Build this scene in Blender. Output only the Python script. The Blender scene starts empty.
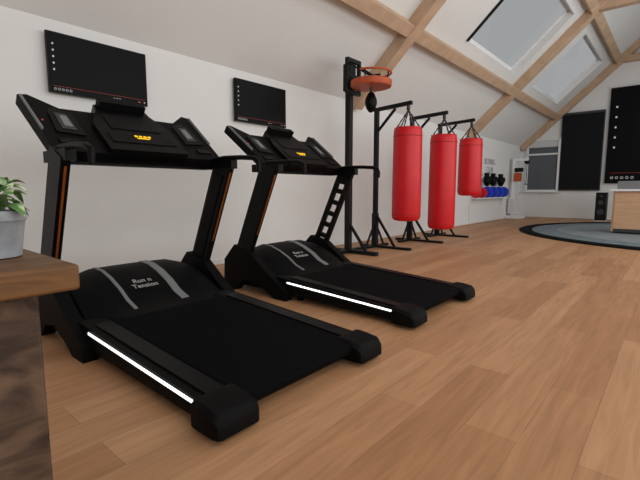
import bpy, bmesh, math, random
from mathutils import Vector, Matrix
random.seed(4)
sc=bpy.context.scene
sc.view_settings.view_transform='Standard'
sc.view_settings.look='None'

def lin(c):
    return tuple(((v/255)/12.92 if v/255<=0.04045 else ((v/255+0.055)/1.055)**2.4) for v in c)+(1,)

def mat(name,col,rough=.6,metal=0,spec=.5,noise=0,scale=8,emit=None,es=1,bump=0,stretch=(1,1,1)):
    m=bpy.data.materials.new(name); m.use_nodes=True
    nt=m.node_tree; b=nt.nodes['Principled BSDF']
    b.inputs['Roughness'].default_value=rough; b.inputs['Metallic'].default_value=metal
    b.inputs['Specular IOR Level'].default_value=spec
    c=lin(col)
    b.inputs['Base Color'].default_value=c
    if noise or bump:
        tc=nt.nodes.new('ShaderNodeTexCoord'); mp=nt.nodes.new('ShaderNodeMapping')
        mp.inputs['Scale'].default_value=stretch
        nz=nt.nodes.new('ShaderNodeTexNoise'); nz.inputs['Scale'].default_value=scale; nz.inputs['Detail'].default_value=6
        nt.links.new(tc.outputs['Object'],mp.inputs[0]); nt.links.new(mp.outputs[0],nz.inputs['Vector'])
        if noise:
            r=nt.nodes.new('ShaderNodeValToRGB')
            r.color_ramp.elements[0].position=.3; r.color_ramp.elements[1].position=.7
            r.color_ramp.elements[0].color=tuple(v*(1-noise) for v in c[:3])+(1,)
            r.color_ramp.elements[1].color=tuple(min(1,v*(1+noise)) for v in c[:3])+(1,)
            nt.links.new(nz.outputs['Fac'],r.inputs[0]); nt.links.new(r.outputs[0],b.inputs['Base Color'])
        if bump:
            bp=nt.nodes.new('ShaderNodeBump'); bp.inputs['Strength'].default_value=bump
            nt.links.new(nz.outputs['Fac'],bp.inputs['Height']); nt.links.new(bp.outputs[0],b.inputs['Normal'])
    if emit:
        b.inputs['Emission Color'].default_value=lin(emit); b.inputs['Emission Strength'].default_value=es
    return m

class B:
    def __init__(s,name):
        s.name=name; s.bm=bmesh.new(); s.mats=[]
    def mi(s,m):
        if m not in s.mats: s.mats.append(m)
        return s.mats.index(m)
    def _f(s,vs,m):
        try:
            f=s.bm.faces.new(vs); f.material_index=s.mi(m); f.smooth=True; return f
        except ValueError: return None
    def poly(s,pts,m): return s._f([s.bm.verts.new(p) for p in pts],m)
    def box(s,c,size,m,rot=None):
        M=Matrix.Translation(c)@(rot.to_4x4() if rot else Matrix.Identity(4))
        v=[]
        for x in(-.5,.5):
            for y in(-.5,.5):
                for z in(-.5,.5):
                    v.append(s.bm.verts.new(M@Vector((x*size[0],y*size[1],z*size[2]))))
        for q in((0,1,3,2),(4,6,7,5),(0,4,5,1),(2,3,7,6),(0,2,6,4),(1,5,7,3)):
            s._f([v[i] for i in q],m)
    def beam(s,a,b,w,d,m,up=Vector((0,0,1))):
        a=Vector(a);b=Vector(b);X=(b-a).normalized();Y=up.cross(X).normalized();Z=X.cross(Y)
        R=Matrix((X,Y,Z)).transposed()
        s.box((a+b)/2,((b-a).length,w,d),m,R)
    def extrude(s,pts0,off,m):
        a=[s.bm.verts.new(p) for p in pts0]; b=[s.bm.verts.new(Vector(p)+Vector(off)) for p in pts0]
        s._f(a,m); s._f(b[::-1],m); n=len(a)
        for i in range(n): s._f([a[i],b[i],b[(i+1)%n],a[(i+1)%n]],m)
    def loft(s,rings,m,closed=True,cap=True):
        R=[[s.bm.verts.new(p) for p in r] for r in rings]
        n=len(R[0])
        for i in range(len(R)-1):
            for j in range(n if closed else n-1):
                k=(j+1)%n
                s._f([R[i][j],R[i][k],R[i+1][k],R[i+1][j]],m)
        if cap: s._f(R[0][::-1],m); s._f(R[-1],m)
    def tube(s,pts,r,m,seg=10):
        pts=[Vector(p) for p in pts]; rings=[]
        rr=r if isinstance(r,(list,tuple)) else [r]*len(pts)
        prev=None
        for i,p in enumerate(pts):
            t=(pts[min(i+1,len(pts)-1)]-pts[max(i-1,0)]).normalized()
            if prev is None:
                u=Vector((0,0,1)) if abs(t.z)<.9 else Vector((1,0,0))
                X=t.cross(u).normalized()
            else: X=(prev-t*prev.dot(t)).normalized()
            prev=X; Y=t.cross(X)
            rings.append([p+(X*math.cos(2*math.pi*k/seg)+Y*math.sin(2*math.pi*k/seg))*rr[i] for k in range(seg)])
        s.loft(rings,m)
    def lathe(s,prof,c,m,seg=32,R=None,cap=True):
        c=Vector(c); rings=[]
        for r,z in prof:
            rg=[]
            for k in range(seg):
                v=Vector((r*math.cos(2*math.pi*k/seg),r*math.sin(2*math.pi*k/seg),z))
                if R: v=R@v
                rg.append(c+v)
            rings.append(rg)
        s.loft(rings,m,cap=cap)
    def ball(s,c,rad,m,seg=16,R=None):
        n=8
        rings=[]
        for i in range(n+1):
            a=-math.pi/2+math.pi*i/n
            a=max(-1.5,min(1.5,a))
            rg=[]
            for k in range(seg):
                v=Vector((rad[0]*math.cos(a)*math.cos(2*math.pi*k/seg),rad[1]*math.cos(a)*math.sin(2*math.pi*k/seg),rad[2]*math.sin(a)))
                if R: v=R@v
                rg.append(Vector(c)+v)
            rings.append(rg)
        s.loft(rings,m)
    def finish(s,loc=(0,0,0),bevel=0,bseg=2,parent=None,fixn=True):
        bm=s.bm
        if fixn: bmesh.ops.recalc_face_normals(bm,faces=bm.faces)
        for e in bm.edges:
            if len(e.link_faces)==2 and e.calc_face_angle(0)>math.radians(38): e.smooth=False
        me=bpy.data.meshes.new(s.name); bm.to_mesh(me); bm.free()
        for m in s.mats: me.materials.append(m)
        o=bpy.data.objects.new(s.name,me); sc.collection.objects.link(o); o.location=loc
        if bevel:
            b=o.modifiers.new('bevel','BEVEL'); b.width=bevel; b.segments=bseg; b.limit_method='ANGLE'; b.angle_limit=math.radians(38)
        if parent: o.parent=parent
        return o

def text(name,body,size,M,m,parent=None,extr=.001,align='CENTER',off=0):
    c=bpy.data.curves.new(name,'FONT'); c.body=body; c.size=size; c.extrude=extr; c.align_x=align; c.align_y='CENTER'; c.offset=off
    c.materials.append(m)
    o=bpy.data.objects.new(name,c); sc.collection.objects.link(o)
    if parent: o.parent=parent
    o.matrix_local=M
    return o

# ---------------- materials
WALL=mat('wall_paint',(228,229,229),.9,noise=.012,scale=3,spec=.2)
CEIL=mat('ceiling_paint',(224,224,224),.9,noise=.012,scale=3,spec=.2)
BEAM=mat('beam_oak',(192,163,137),.65,noise=.12,scale=4,bump=.05,spec=.2)
BLACK=mat('treadmill_black_plastic',(7,7,8),.6,spec=.1)
BLACK2=mat('satin_black',(5,5,6),.45,spec=.13)
BELT=mat('belt_rubber',(7,7,8),.85,spec=.07,noise=.2,scale=120)
GREY=mat('grey_trim',(118,120,122),.5,spec=.3)
DGREY=mat('dark_grey_trim',(56,59,62),.5,spec=.3)
SCREEN=mat('screen_black',(9,10,12),.45,spec=.1)
FLOORGLINT=mat('painted_floor_glint',(165,92,30),.35,metal=.6)  # orange floor reflection on the uprights, painted as a strip colour
LED=mat('led_strip',(255,255,255),.5,emit=(255,255,255),es=1.6)
YEL=mat('display_yellow',(230,180,20),.5,emit=(240,185,20),es=.8)
TXT=mat('print_light_grey',(165,165,165),.6)
ICON=mat('screen_icon_white',(170,170,170),.5,emit=(200,200,200),es=.4)
ICONR=mat('screen_icon_red',(160,55,45),.5,emit=(190,60,50),es=.25)
STEEL=mat('powder_coated_black_steel',(18,19,21),.5,spec=.22)
CHAIN=mat('chain_steel',(70,70,72),.4,metal=.8)
RED=mat('red_vinyl',(206,18,30),.4,spec=.4,noise=.06,scale=6)
REDD=mat('dark_red_seam',(150,14,22),.5)
ORANGE=mat('orange_lacquered_wood',(182,84,48),.5,noise=.15,scale=10,spec=.3)
WHITE=mat('white_frame',(232,233,235),.6,spec=.3)
BLUE=mat('blue_rubber',(24,60,200),.4)
GRAYG=mat('window_dark_glass',(92,96,102),.3,spec=.4)
BLIND=mat('blackout_fabric',(30,31,34),.85,spec=.1)
LBLIND=mat('light_blind',(205,207,210),.7)
CONC=mat('concrete_pot',(138,142,148),.85,noise=.22,scale=28,bump=.15)
SOIL=mat('soil',(50,36,26),.95,noise=.3,scale=60)
RUG=mat('rug_pile_blue_grey',(112,124,130),.95,noise=.16,scale=5,bump=.3,spec=.1)
RUGI=mat('rug_inner_grey',(130,139,143),.95,noise=.12,scale=4,bump=.3,spec=.1)
RUGB=mat('rug_black_border',(14,14,16),.95,noise=.25,scale=30,bump=.4,spec=.1)
DESKW=mat('desk_oak',(205,165,130),.55,noise=.1,scale=3,stretch=(1,1,8))

def woodmat(name,c1,c2,stretch,scale,rough=.5,dist=1.5):
    m=bpy.data.materials.new(name); m.use_nodes=True; nt=m.node_tree; b=nt.nodes['Principled BSDF']
    b.inputs['Roughness'].default_value=rough; b.inputs['Specular IOR Level'].default_value=.25
    tc=nt.nodes.new('ShaderNodeTexCoord'); mp=nt.nodes.new('ShaderNodeMapping'); mp.inputs['Scale'].default_value=stretch
    nz=nt.nodes.new('ShaderNodeTexNoise'); nz.inputs['Scale'].default_value=scale; nz.inputs['Detail'].default_value=8; nz.inputs['Distortion'].default_value=dist
    r=nt.nodes.new('ShaderNodeValToRGB'); r.color_ramp.elements[0].position=.33; r.color_ramp.elements[1].position=.68
    r.color_ramp.elements[0].color=lin(c1); r.color_ramp.elements[1].color=lin(c2)
    nt.links.new(tc.outputs['Object'],mp.inputs[0]); nt.links.new(mp.outputs[0],nz.inputs['Vector'])
    nt.links.new(nz.outputs['Fac'],r.inputs[0]); nt.links.new(r.outputs[0],b.inputs['Base Color'])
    return m
WALNUT=woodmat('rustic_walnut',(54,41,33),(104,82,66),(1,1,2.4),6.5,.6,1.6)
SLAB=woodmat('walnut_slab',(80,54,32),(118,84,50),(6,1,6),5,.5)

def floor_mat():
    m=bpy.data.materials.new('oak_plank_floor'); m.use_nodes=True; nt=m.node_tree; b=nt.nodes['Principled BSDF']
    N=nt.nodes.new; L=nt.links.new
    tc=N('ShaderNodeTexCoord'); mp=N('ShaderNodeMapping'); mp.inputs['Rotation'].default_value=(0,0,math.radians(90))
    L(tc.outputs['Object'],mp.inputs[0])
    br=N('ShaderNodeTexBrick'); br.offset=.37; br.inputs['Scale'].default_value=1
    br.inputs['Brick Width'].default_value=1.7; br.inputs['Row Height'].default_value=.21
    br.inputs['Mortar Size'].default_value=.0012; br.inputs['Mortar Smooth'].default_value=.3
    br.inputs['Color1'].default_value=lin((194,149,111)); br.inputs['Color2'].default_value=lin((172,126,89))
    br.inputs['Mortar'].default_value=lin((144,102,70))
    L(mp.outputs[0],br.inputs['Vector'])
    mp2=N('ShaderNodeMapping'); mp2.inputs['Scale'].default_value=(11,.8,1); L(tc.outputs['Object'],mp2.inputs[0])
    nz=N('ShaderNodeTexNoise'); nz.inputs['Scale'].default_value=2.4; nz.inputs['Detail'].default_value=9; nz.inputs['Distortion'].default_value=1.0
    L(mp2.outputs[0],nz.inputs['Vector'])
    r=N('ShaderNodeValToRGB'); r.color_ramp.elements[0].position=.3; r.color_ramp.elements[1].position=.7
    r.color_ramp.elements[0].color=(.8,.78,.75,1); r.color_ramp.elements[1].color=(1.07,1.07,1.06,1)
    L(nz.outputs['Fac'],r.inputs[0])
    mx=N('ShaderNodeMix'); mx.data_type='RGBA'; mx.blend_type='MULTIPLY'; mx.inputs[0].default_value=1
    L(br.outputs['Color'],mx.inputs[6]); L(r.outputs[0],mx.inputs[7]); L(mx.outputs[2],b.inputs['Base Color'])
    b.inputs['Roughness'].default_value=.5; b.inputs['Specular IOR Level'].default_value=.3
    return m
FLOOR=floor_mat()

def glass_mat():
    m=bpy.data.materials.new('skylight_glass'); m.use_nodes=True; nt=m.node_tree
    nt.nodes.remove(nt.nodes['Principled BSDF'])
    t=nt.nodes.new('ShaderNodeBsdfTransparent'); t.inputs[0].default_value=(.84,.86,.87,1)
    g=nt.nodes.new('ShaderNodeBsdfGlossy'); g.inputs['Roughness'].default_value=.05
    mx=nt.nodes.new('ShaderNodeMixShader'); mx.inputs[0].default_value=.04
    nt.links.new(t.outputs[0],mx.inputs[1]); nt.links.new(g.outputs[0],mx.inputs[2])
    nt.links.new(mx.outputs[0],nt.nodes['Material Output'].inputs[0])
    return m
GLASS=glass_mat()

# ---------------- room
XW=-4.7; XR=4.7; Y0=-3.0; Y1=17.3; HW=2.62; K=.93
def zr(x): return HW+K*(4.7-abs(x))
b=B('floor'); b.box((0,(Y0+Y1)/2,-.05),(9.8,Y1-Y0+.4,.1),FLOOR); b.finish()
b=B('wall_left'); b.box((XW-.1,(Y0+Y1)/2,HW/2),(.2,Y1-Y0,HW),WALL); b.finish()
b=B('wall_right'); b.box((XR+.1,(Y0+Y1)/2,HW/2),(.2,Y1-Y0,HW),WALL); b.finish()
for nm,y,s in(('wall_far',Y1,.2),('wall_back',Y0,-.2)):
    b=B(nm); b.extrude([(XW-.2,y,0),(XR+.2,y,0),(XR+.2,y,HW),(0,y,zr(0)),(XW-.2,y,HW)],(0,s,0),WALL); b.finish()
SK=[(8.3,11.5),(13.1,16.2)]
SX=(-3.36,-2.15)
b=B('ceiling')
for sgn in(-1,1):
    xs=[4.7,-SX[0],-SX[1],0]; ys=[Y0,8.3,11.5,13.1,16.2,Y1]
    for i in range(3):
        for j in range(5):
            if i==1 and j in(1,3):
                x0,x1,y0,y1=xs[1],xs[2],ys[j],ys[j+1]
                c=[Vector((sgn*x0,y0,zr(x0))),Vector((sgn*x1,y0,zr(x1))),Vector((sgn*x1,y1,zr(x1))),Vector((sgn*x0,y1,zr(x0)))]
                nn=Vector((sgn*K,0,1)).normalized()*.22
                for q in range(4):
                    b.poly([c[q],c[(q+1)%4],c[(q+1)%4]+nn,c[q]+nn],CEIL)
                continue
            x0,x1=xs[i],xs[i+1]
            b.poly([(sgn*x0,ys[j],zr(x0)),(sgn*x1,ys[j],zr(x1)),(sgn*x1,ys[j+1],zr(x1)),(sgn*x0,ys[j+1],zr(x0))],CEIL)
b.finish(fixn=False)
wi=1
for sgn in(-1,1):
    for (y0,y1) in SK:
        b=B('window_%d'%wi); wi+=1
        nn=Vector((sgn*K,0,1)).normalized()
        P=lambda x,y,o: Vector((sgn*x,y,zr(x)))+nn*o
        x0,x1=-SX[0],-SX[1]
        b.poly([P(x0,y0,.2),P(x1,y0,.2),P(x1,y1,.2),P(x0,y1,.2)],GLASS)
        up=nn
        if y0<10: b.beam(P(x0,y0+.03,.0),P(x1,y0+.03,.0),.07,.05,STEEL,up)
        for (p,q) in((P(x0,y1-.03,.18),P(x1,y1-.03,.18)),(P(x0-.02,y0,.18),P(x0-.02,y1,.18)),(P(x1+.02,y0,.18),P(x1+.02,y1,.18)),(P(x0,y0+.03,.18),P(x1,y0+.03,.18))):
            b.beam(p,q,.06,.04,WHITE,up)
        b.finish()
for y in(.4,6.45,12.0,17.18):
    b=B('ceiling_beam')
    for sgn in(-1,1):
        nn=Vector((sgn*K,0,1)).normalized()
        a=Vector((sgn*4.72,y,zr(4.72)))-nn*.1; c=Vector((0,y,zr(0)))-nn*.1
        b.beam(a,c,.24,.2,BEAM,nn)
    if y>10: b.box((0,y,5.2),(3.7,.2,.2),BEAM)
    b.finish(bevel=.01)
for x in(3.6,1.9):
    for sgn in(-1,1):
        nn=Vector((sgn*K,0,1)).normalized()
        b=B('ceiling_purlin')
        a=Vector((sgn*x,Y0,zr(x)))-nn*.09; c=Vector((sgn*x,Y1,zr(x)))-nn*.09
        b.beam(a,c,.2,.18,BEAM,nn); b.finish(bevel=.01)
b=B('baseboard_left'); b.box((XW+.008,(Y0+Y1)/2,.035),(.016,Y1-Y0,.07),WALL); b.finish()

b=B('window_5')
x0,x1,z0,z1=-4.45,-3.40,.98,2.82
yf=Y1-.03
b.box(((x0+x1)/2,Y1-.012,(z0+z1)/2),(x1-x0,.024,z1-z0),GRAYG)
for x in(x0,x1): b.box((x,yf-.02,(z0+z1)/2),(.07,.1,z1-z0+.07),WHITE)
for z in(z0,z1,z0+1.32): b.box(((x0+x1)/2,yf-.02,z),(x1-x0,.1,.06),WHITE)
b.box(((x0+x1)/2,yf-.06,z0-.05),(x1-x0+.16,.16,.04),WHITE)
b.box(((x0+x1)/2,yf-.0,z1-.15),(x1-x0-.08,.05,.25),LBLIND)
b.box(((x0+x1)/2,yf-.02,z1-.28),(x1-x0-.08,.06,.03),GREY)
b.finish(bevel=.006)
b=B('window_6')
b.box((-2.73,Y1-.03,2.33),(1.24,.06,2.66),BLIND)
for x in(-3.36,-2.11): b.box((x,Y1-.04,2.33),(.03,.08,2.7),DGREY)
b.box((-2.735,Y1-.06,3.64),(1.28,.12,.08),DGREY); b.box((-2.735,Y1-.05,1.0),(1.24,.08,.04),DGREY)
b.finish(bevel=.005)

def tv(name,O,U,W,H,Nn,ic):
    b=B(name); O=Vector(O);U=Vector(U);Z=Vector((0,0,1));Nn=Vector(Nn)
    R=Matrix((U,Nn*-1,Z)).transposed()
    C=O+U*W/2+Z*H/2
    b.box(C+Nn*.02,(W*.5,.04,H*.5),STEEL,R)
    b.box(C+Nn*.055,(W,.035,H),BLACK2,R)
    b.box(C+Nn*.074,(W*.975,.004,H*.95),SCREEN,R)
    def q(u,v,w,h,m,seg=0):
        c=O+U*u*W+Z*v*H+Nn*.078
        if seg:
            b.lathe([(w,0),(w,.003)],c,m,12,Matrix((U,Z,Nn)).transposed())
        else: b.box(c,(w,.003,h),m,R)
    s=ic
    for k in range(5): q(.05,.80-k*.105,.014*s,.016*s,ICON)
    for k in range(5): q(.05+k*.035,.06,.0115*s,0,ICON,1)
    for k in range(5):
        c=O+U*(.05+k*.035)*W+Z*.06*H+Nn*.081
        b.lathe([(.008*s,0),(.008*s,.002)],c,SCREEN,12,Matrix((U,Z,Nn)).transposed())
    q(.5,.11,W*.93,.002*s,ICONR)
    for k in range(3): q(.62+k*.03,.06,.014*s,.004*s,ICON)
    q(.9,.06,.03*s,.01*s,ICONR); q(.96,.06,.014*s,.01*s,ICON)
    return b.finish(bevel=0)
tv('wall_television',(XW,1.48,1.93),(0,1,0),.97,.56,(1,0,0),1)
tv('wall_television',(XW,3.69,1.93),(0,1,0),.95,.56,(1,0,0),1)
tv('projection_screen',(-1.98,Y1-.022,1.22),(1,0,0),3.96,3.12,(0,-1,0),3.6)

# ---------------- treadmill
def treadmill(xc,yc,openR):
    b=B('treadmill')
    for sgn in(-1,1):
        y0=sgn*.41; off=sgn*.15
        b.extrude([(-.12,y0,.035),(-.12,y0,.125),(-1.32,y0,.195),(-2.0,y0,.2),(-2.0,y0,.05),(-1.3,y0,.06)],(0,off,0),BLACK)
        b.extrude([(-.16,sgn*.43,.126),(-.16,sgn*.43,.137),(-1.3,sgn*.43,.205),(-1.3,sgn*.43,.19)],(0,sgn*.09,0),BLACK2)
        ya=sgn*.562
        b.extrude([(-.13,ya,.096),(-.13,ya,.111),(-1.29,ya,.169),(-1.29,ya,.154)],(0,sgn*.006,0),LED)
        rings=[]
        for l,h,w in((-.01,.07,.8),(.0,.1,.93),(.025,.125,1),(.10,.136,1),(.155,.14,1),(.178,.138,.97),(.185,.128,.9)):
            cy=sgn*.485; hw=.115*w
            rings.append([(-l,cy-hw,.025),(-l,cy-hw,h-.02),(-l,cy-hw+.02,h),(-l,cy+hw-.02,h),(-l,cy+hw,h-.02),(-l,cy+hw,.025)])
        b.loft(rings,BLACK)
        b.lathe([(.03,0),(.035,.035)],(-.08,sgn*.48,0),BLACK2,16)
        b.lathe([(.03,0),(.035,.06)],(-1.2,sgn*.48,0),BLACK2,16)
    b.extrude([(-.09,-.405,.05),(-.06,-.405,.08),(-.06,-.405,.10),(-.09,-.405,.125),(-1.4,-.405,.2),(-1.4,-.405,.08)],(0,.81,0),BELT)
    st=[(1.27,.19,.52),(1.36,.205,.53),(1.46,.245,.53),(1.58,.31,.525),(1.70,.37,.52),(1.82,.41,.51),(1.93,.42,.50),(2.04,.38,.49),(2.12,.29,.48),(2.16,.12,.47)]
    def hood_ring(l,zt,hw,o=0):
        r=[(-l,-hw,.06)]
        for w in(-1,-.96,-.85,-.6,-.3,0,.3,.6,.85,.96,1):
            dzv=-.05*max(0,abs(w)-.6)/.4-(.05 if abs(w)==1 else 0)-(.012 if abs(w)==.96 else 0)
            r.append((-l-.05*(1-w*w)*(1 if l<1.5 else .3),w*hw,max(zt+dzv+.012*(1-w*w),.12)))
        r.append((-l,hw,.06)); return r
    b.loft([hood_ring(*s) for s in st],BLACK)
    for w0,wd in((-.235,.026),(.12,.06)):
        L=[]
        for (l,zt,hw) in st[1:8]:
            y=w0+ (l-1.4)*-.06
            w=y/hw; x=-l-.05*(1-w*w)*(1 if l<1.5 else .3); z=zt+.012*(1-w*w)+.006
            L.append([(x,y,z),(x,y+wd,z),(x,y+wd,z-.012),(x,y,z-.012)])
        b.loft(L,GREY)
    for sgn in(-1,1):
        y0=sgn*.53; off=sgn*.085
        b.extrude([(-1.98,y0,.46),(-1.74,y0,.40),(-1.52,y0,.24),(-1.27,y0,.09),(-1.26,y0,0),(-1.42,y0,0),(-1.55,y0,.07),(-1.72,y0,.13),(-1.88,y0,.10),(-1.98,y0,0),(-2.16,y0,0),(-2.14,y0,.30)],(0,off,0),BLACK)
        a=Vector((-1.90,0,.30)); t=Vector((-1.47,0,1.22)); D=(t-a).normalized(); S=Vector((D.z,0,-D.x))
        Yv=Vector((0,sgn*.585,0))
        if openR and sgn==1:
            for q in(-.07,.07):
                b.beam(a+S*q+Yv,t+S*q+Yv,.05,.045,BLACK2,S)
            LN=(t-a).length
            for fr in(.03,.17,.31,.45,.59,.73,.9):
                p=a+D*LN*fr+Yv
                b.beam(p-S*.07,p+S*.07+D*.03,.045,.05 if fr<.85 else .16,BLACK2,D)
        else:
            b.beam(a+Yv,t+Yv,.055,.19,BLACK2,S)
            b.beam(a+Yv+Vector((0,-sgn*.03,0))+D*.1,t+Yv+Vector((0,-sgn*.03,0))-D*.1,.012,.11,BLACK,S)
            b.beam(a+Yv+S*.097+D*.35,t+Yv+S*.097-D*.05,.014,.006,FLOORGLINT,S)  # thin strip imitating the floor's reflection on the glossy upright
        hy=sgn*.575
        b.tube([(-1.62,hy,1.24),(-1.45,hy,1.25),(-1.25,hy,1.245),(-1.12,hy,1.235),(-1.07,hy,1.215),(-1.055,hy,1.18),(-1.06,hy,1.13)],.019,BLACK2)
        b.beam((-1.7,hy,1.2),(-1.34,hy,1.2),.06,.07,BLACK2)
    O=Vector((-1.52,0,1.235));U=Vector((-.8,0,.6));Nn=Vector((.6,0,.8));Yx=Vector((0,1,0))
    R=Matrix((-U,Yx,Nn)).transposed()
    def cp(s,w,nn): return O+U*s+Yx*w+Nn*nn
    out=[(0,-.48),(.05,-.60),(.64,-.63),(.66,-.57),(.52,-.42),(.52,.42),(.66,.57),(.64,.63),(.05,.60),(0,.48)]
    b.extrude([cp(s,w,-.07) for s,w in out],Nn*.07,BLACK)
    mid=[(.0,-.28),(.32,-.28),(.50,-.20),(.58,-.19),(.58,.19),(.50,.20),(.32,.28),(.0,.28)]
    b.extrude([cp(s,w,-.05) for s,w in mid],Nn*.085,BLACK2)
    b.box(cp(.56,0,.055),(.06,.34,.07),BLACK,R)
    b.box(cp(.36,0,.038),(.20,.36,.006),SCREEN,R)
    b.box(cp(.15,0,.038),(.12,.46,.006),SCREEN,R)
    for k in range(4): b.box(cp(.175,-.045+k*.032,.042),(.02,.022,.003),YEL,R)
    b.box(cp(.15,0,.042),(.012,.09,.003),YEL,R)
    for sgn in(-1,1):
        b.extrude([cp(s,sgn*w,.0) for s,w in((.18,.36),(.44,.37),(.50,.46),(.46,.51),(.2,.53))],Nn*.012,BLACK2)
        b.extrude([cp(s,sgn*w,.0) for s,w in((.23,.40),(.42,.41),(.43,.48),(.24,.485))],Nn*.016,DGREY)
        b.extrude([cp(s,sgn*w,.0) for s,w in((.26,.415),(.39,.42),(.39,.46),(.27,.465))],Nn*.02,GREY)
        b.beam(cp(.22,sgn*.60,.004),cp(.62,sgn*.617,.004),.012,.026,GREY,Nn)
        b.box(cp(.1,sgn*.48,.004),(.05,.12,.012),BLACK2,R)
    b.box(cp(.33,-.57,.006),(.012,.012,.006),ICONR,R)
    b.box((-1.64,0,1.2),(.08,1.05,.08),BLACK2)
    o=b.finish(loc=(xc,yc,0),bevel=.008)
    th=math.radians(28)
    M=Matrix(((0,-math.cos(th),math.sin(th)),(1,0,0),(0,math.sin(th),math.cos(th)))).to_4x4()
    M.translation=Vector((-1.60,-.06,.336))
    text('hood_lettering','Run n\nTension',.058,M,TXT,o,off=.0006)
    return o
treadmill(-1.295,1.50,False)
treadmill(-1.37,3.225,True)

# ---------------- speed bag stand
b=B('speed_bag_stand')
px,py=-3.98,5.37
b.beam((px,py,0),(px,py,2.9),.09,.09,STEEL,Vector((1,0,0)))
b.beam((px-.45,py,.03),(px+.55,py,.03),.08,.06,STEEL)
b.beam((px,py-.4,.03),(px,py+.4,.03),.08,.06,STEEL)
b.beam((px+.35,py,.05),(px,py,.5),.04,.04,STEEL)
for dy in(-.15,.15):
    b.box((px+.07,py+dy,2.7),(.05,.05,.5),STEEL)
for z in(2.47,2.7,2.93): b.box((px+.07,py,z),(.06,.34,.06),STEEL)
b.box((px,py,2.7),(.14,.14,.4),STEEL)
for dy in(-.15,.15):
    b.beam((px+.08,py+dy,2.62),(px+.62,py+dy*.7,2.62),.035,.04,STEEL)
    b.beam((px+.08,py+dy,2.88),(px+.45,py+dy*.7,2.64),.025,.025,STEEL)
cx=px+.40
b.lathe([(.20,2.50),(.29,2.50),(.30,2.52),(.30,2.59),(.28,2.60),(.05,2.60),(.05,2.58),(.2,2.57)],(cx,py,0),ORANGE,36)
b.tube([(cx+.29*math.cos(a),py+.29*math.sin(a),2.70) for a in [i*math.pi/10-math.pi/2 for i in range(11)]],.016,ORANGE)
for a in(-1.3,0,1.3): b.tube([(cx+.28*math.cos(a),py+.28*math.sin(a),2.58),(cx+.29*math.cos(a),py+.29*math.sin(a),2.70)],.012,STEEL,6)
b.tube([(cx,py,2.5),(cx,py,2.42)],.02,CHAIN)
b.lathe([(.015,2.44),(.05,2.41),(.085,2.33),(.09,2.27),(.07,2.2),(.035,2.15),(.01,2.14)],(cx,py,0),BLACK2,20)
b.finish(bevel=.005)

# ---------------- punching bags
def pbag(y,bx,zb,zt,r,arm_z):
    b=B('punching_bag'); X=-4.03
    b.beam((X,y,0),(X,y,arm_z),.07,.07,STEEL,Vector((1,0,0)))
    b.beam((X-.05,y,arm_z),(bx+.06,y,arm_z+.04),.06,.06,STEEL)
    b.beam((X,y,arm_z-.38),(X+.36,y,arm_z-.02),.035,.04,STEEL)
    b.beam((X-.3,y,.02),(X+.7,y,.02),.08,.04,STEEL)
    b.beam((X,y-.4,.02),(X,y+.4,.02),.08,.04,STEEL)
    b.beam((X+.4,y,.03),(X,y,.6),.035,.04,STEEL)
    b.beam((X,y-.28,.03),(X,y,.45),.03,.03,STEEL); b.beam((X,y+.28,.03),(X,y,.45),.03,.03,STEEL)
    b.box((X,y,.32),(.09,.09,.55),STEEL)
    H=zt-zb
    prof=[(r*.55,zb),(r*.86,zb+.015),(r*.97,zb+.05),(r,zb+.1),(r*1.0,zb+H*.5),(r*.98,zt-.1),(r*.95,zt-.03),(r*.88,zt),(r*.5,zt+.01)]
    b.lathe(prof,(bx,y,0),RED,40)
    for z in(zb+.11,zt-.14):
        b.lathe([(r*1.0,z-.006),(r*1.008,z),(r*1.0,z+.006)],(bx,y,0),REDD,40)
    hook=Vector((bx,y,arm_z-.0))
    b.lathe([(.02,-.08),(.03,-.06),(.03,0)],hook,CHAIN,12)
    for k in range(6):
        a=k*math.pi/3+.4
        p=Vector((bx+r*.85*math.cos(a),y+r*.85*math.sin(a),zt-.02))
        b.box(p+Vector((0,0,-.03)),(.035,.035,.12),REDD,Matrix.Rotation(a,3,'Z'))
        q=hook+Vector((0,0,-.07)); nl=8
        for j in range(nl):
            s0=p.lerp(q,j/nl); s1=p.lerp(q,(j+1.15)/nl) if j<nl-1 else q
            b.tube([s0,s1],.013 if j%2 else .009,CHAIN,6)
    b.finish(bevel=.004)
pbag(6.23,-3.43,.49,2.0,.235,2.35)
pbag(7.48,-3.38,.27,2.0,.245,2.36)
pbag(8.73,-3.35,.88,2.04,.235,2.38)

# ---------------- wall rack with dumbbells, gloves
b=B('dumbbell_rack')
for y in(12.3,15.2): b.box((XW+.03,y,.7),(.04,.05,1.4),WHITE)
b.box((XW+.12,13.75,.75),(.22,2.9,.03),WHITE); b.box((XW+.05,13.75,1.38),(.06,2.9,.05),WHITE)
RX=Matrix.Rotation(math.pi/2,3,'X')
def db(y,m,s=1):
    z=.765+.13*s; x=XW+.17
    for dy in(-.19,.19):
        b.lathe([(.06*s,-.09),(.13*s,-.07),(.13*s,.07),(.06*s,.09)],(x,y+dy*s,z),m,12,RX)
    b.lathe([(.03,-.15),(.03,.15)],(x,y,z),STEEL,10,RX)
db(12.6,RED,1.15); db(13.55,BLUE,1.3); db(14.6,BLUE,1.3)
for y in(13.2,13.75,14.5):
    x=XW+.17;z=1.2
    b.tube([(x,y,1.52),(x,y,1.38)],[.08,.07],BLACK2,14)
    b.ball((x+.01,y,1.28),(.11,.12,.17),BLACK2); b.ball((x+.08,y+.08,1.33),(.05,.045,.09),BLACK2)
    b.tube([(XW+.03,y,1.38),(x,y,1.42)],.015,STEEL,6)
b.finish()
M=Matrix(((0,0,1),(1,0,0),(0,1,0))).to_4x4(); M.translation=Vector((XW+.01,13.9,1.76))
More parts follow.
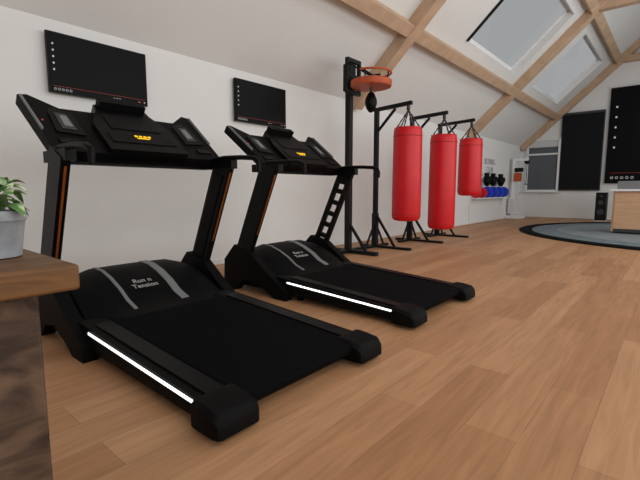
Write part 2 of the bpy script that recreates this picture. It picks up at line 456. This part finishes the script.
text('wall_lettering','BOXING\nCLUB',.26,M,mat('lettering_grey',(165,167,170),.7))

b=B('pulley_cable_machine')
x,y=-4.42,15.95
b.box((x,y,.05),(.5,.6,.1),WHITE); b.box((x-.1,y,1.05),(.1,.14,2.1),WHITE); b.box((x+.1,y,2.05),(.5,.1,.08),WHITE)
b.box((x+.02,y,1.45),(.2,.26,.3),ORANGE); b.box((x+.05,y,1.7),(.24,.2,.14),STEEL)
b.lathe([(.09,-.02),(.09,.02)],(x+.3,y,1.98),STEEL,16,RX)
b.tube([(x+.3,y,1.9),(x+.3,y,1.2)],.012,STEEL,6); b.tube([(x+.3,y-.15,1.2),(x+.3,y+.15,1.2)],.02,STEEL,8)
for k in range(8): b.box((x-.1,y,.2+k*.07),(.24,.34,.055),WHITE)
b.finish(bevel=.008)

# ---------------- rug, desk, speaker
b=B('round_rug')
c=(.6,12.3,0)
b.lathe([(3.3,.0),(3.72,.0),(3.76,.015),(3.72,.035),(3.55,.04),(3.45,.02)],c,RUGB,72,cap=False)
b.lathe([(3.5,.0),(3.5,.022),(2.9,.026)],c,RUG,72,cap=False)
b.lathe([(2.92,.0),(2.92,.03),(2.8,.032),(.01,.032)],c,RUGI,72,cap=False)
b.finish()
b=B('reception_desk')
b.box((.07,11.85,.49),(2.3,.75,.90),DESKW); b.box((.07,11.83,.965),(2.42,.86,.05),WHITE)
b.box((.07,11.5,.07),(2.2,.1,.08),DGREY)
for k in range(3): b.box((-.69+k*.76,11.465,.5),(.72,.02,.8),DESKW)
b.box((-.78,11.8,1.08),(.5,.35,.18),GREY); b.box((-.3,11.75,1.13),(.4,.06,.28),LBLIND)
b.finish(loc=(-.05,0,.03),bevel=.008)
b=B('floor_speaker')
b.box((-1.9,15.9,.47),(.3,.34,.9),BLACK2); b.box((-1.9,15.72,.47),(.26,.02,.84),STEEL)
for z,r in((.3,.1),(.6,.08),(.8,.04)): b.lathe([(r,0),(r*.9,.02),(r*.3,.005)],(-1.9,15.71,z),DGREY,24,RX)
b.box((-1.9,15.9,.01),(.34,.38,.02),WHITE)
b.finish(loc=(0,.4,0),bevel=.01)

# ---------------- counter with plant
b=B('wooden_counter')
b.box((-1.15,-.33,.4125),(.61,1.12,.825),WALNUT)
b.box((-1.16,-.33,.847),(.72,1.226,.046),SLAB)
b.finish(bevel=.006)
def leafmat():
    m=bpy.data.materials.new('variegated_leaf'); m.use_nodes=True; nt=m.node_tree; p=nt.nodes['Principled BSDF']
    tc=nt.nodes.new('ShaderNodeTexCoord'); nz=nt.nodes.new('ShaderNodeTexNoise'); nz.inputs['Scale'].default_value=45; nz.inputs['Detail'].default_value=3
    r=nt.nodes.new('ShaderNodeValToRGB'); r.color_ramp.elements[0].position=.46; r.color_ramp.elements[1].position=.6
    r.color_ramp.elements[0].color=lin((80,128,62)); r.color_ramp.elements[1].color=lin((196,214,170))
    nt.links.new(tc.outputs['Object'],nz.inputs['Vector']); nt.links.new(nz.outputs['Fac'],r.inputs[0]); nt.links.new(r.outputs[0],p.inputs['Base Color'])
    p.inputs['Roughness'].default_value=.45
    return m
LEAF=leafmat(); STEM=mat('stem_green',(88,130,60),.5)
b=B('potted_pothos')
b.lathe([(.040,0),(.048,.003),(.054,.05),(.057,.07),(.060,.073),(.060,.088),(.057,.091),(.050,.088),(.049,.08),(.02,.079)],(0,0,0),CONC,32)
b.lathe([(.049,.075),(.048,.081),(.01,.085)],(0,0,0),SOIL,24)
for k in range(44):
    a=k*2.4+random.uniform(-.3,.3); rr=random.uniform(.012,.042); h=.095+random.uniform(.0,.055)*(1.35-rr/.07)
    base=Vector((random.uniform(-.015,.015),random.uniform(-.015,.015),.08))
    tip=Vector((rr*math.cos(a),rr*math.sin(a),h))
    mid=(base+tip)/2+Vector((0,0,.012))
    b.tube([base,mid,tip],.0013,STEM,5)
    d=Vector((math.cos(a),math.sin(a),random.uniform(-.5,.7))).normalized()
    sd=d.cross(Vector((0,0,1))).normalized(); nn=sd.cross(d)
    Ln=random.uniform(.03,.038); Wd=Ln*.5
    cols=[(0,.1),(.12,.75),(.3,1),(.55,.85),(.8,.45),(1,.03)]
    Lr=[];Cr=[];Rr=[]
    for t,w in cols:
        p=tip+d*Ln*t-Vector((0,0,1))*Ln*.5*t*t
        Cr.append(b.bm.verts.new(p)); Lr.append(b.bm.verts.new(p+sd*Wd*w+nn*Wd*w*.35)); Rr.append(b.bm.verts.new(p-sd*Wd*w+nn*Wd*w*.35))
    for i in range(5):
        b._f([Cr[i],Cr[i+1],Lr[i+1],Lr[i]],LEAF); b._f([Rr[i],Rr[i+1],Cr[i+1],Cr[i]],LEAF)
b.finish(loc=(-1.0,.2,.87))

# ---------------- lights
def area(name,loc,target,sx,sy,p,col=(1,1,1)):
    l=bpy.data.lights.new(name,'AREA'); l.shape='RECTANGLE'; l.size=sx; l.size_y=sy; l.energy=p; l.color=col
    o=bpy.data.objects.new(name,l); sc.collection.objects.link(o); o.location=loc
    d=Vector(target)-Vector(loc); o.rotation_euler=d.to_track_quat('-Z','Y').to_euler()
area('side_fill_light',(4.4,7,1.9),(-4.7,7,3.4),17,2.4,272,(.97,1,.99))  # added fill from the unseen right side, no window modelled there
area('overhead_fill_light',(1.9,7,4.6),(-1.2,7,0),14,1.6,150,(.98,1,.99))  # added overhead fill out of view, no fixture behind it
area('ceiling_fill_light',(2.6,5,2.9),(-2.4,5,5.0),14,1.0,112,(.97,1,.99))  # added fill aimed upward to brighten the ceiling slopes
area('back_light',(1.5,-2.6,2.5),(-2.5,4,2.3),4,2.5,60,(.97,1,.99))
w=bpy.data.worlds.new('World'); sc.world=w; w.use_nodes=True
w.node_tree.nodes['Background'].inputs[0].default_value=(.86,.87,.88,1)
w.node_tree.nodes['Background'].inputs[1].default_value=.48

# ---------------- camera
cd=bpy.data.cameras.new('camera'); cd.sensor_width=36; cd.lens=420/640*36; cd.clip_start=.02; cd.clip_end=200
co=bpy.data.objects.new('camera',cd); sc.collection.objects.link(co)
co.location=(0,0,1.0); co.rotation_euler=(math.radians(90-6.79),0,math.radians(40.4))
sc.camera=co
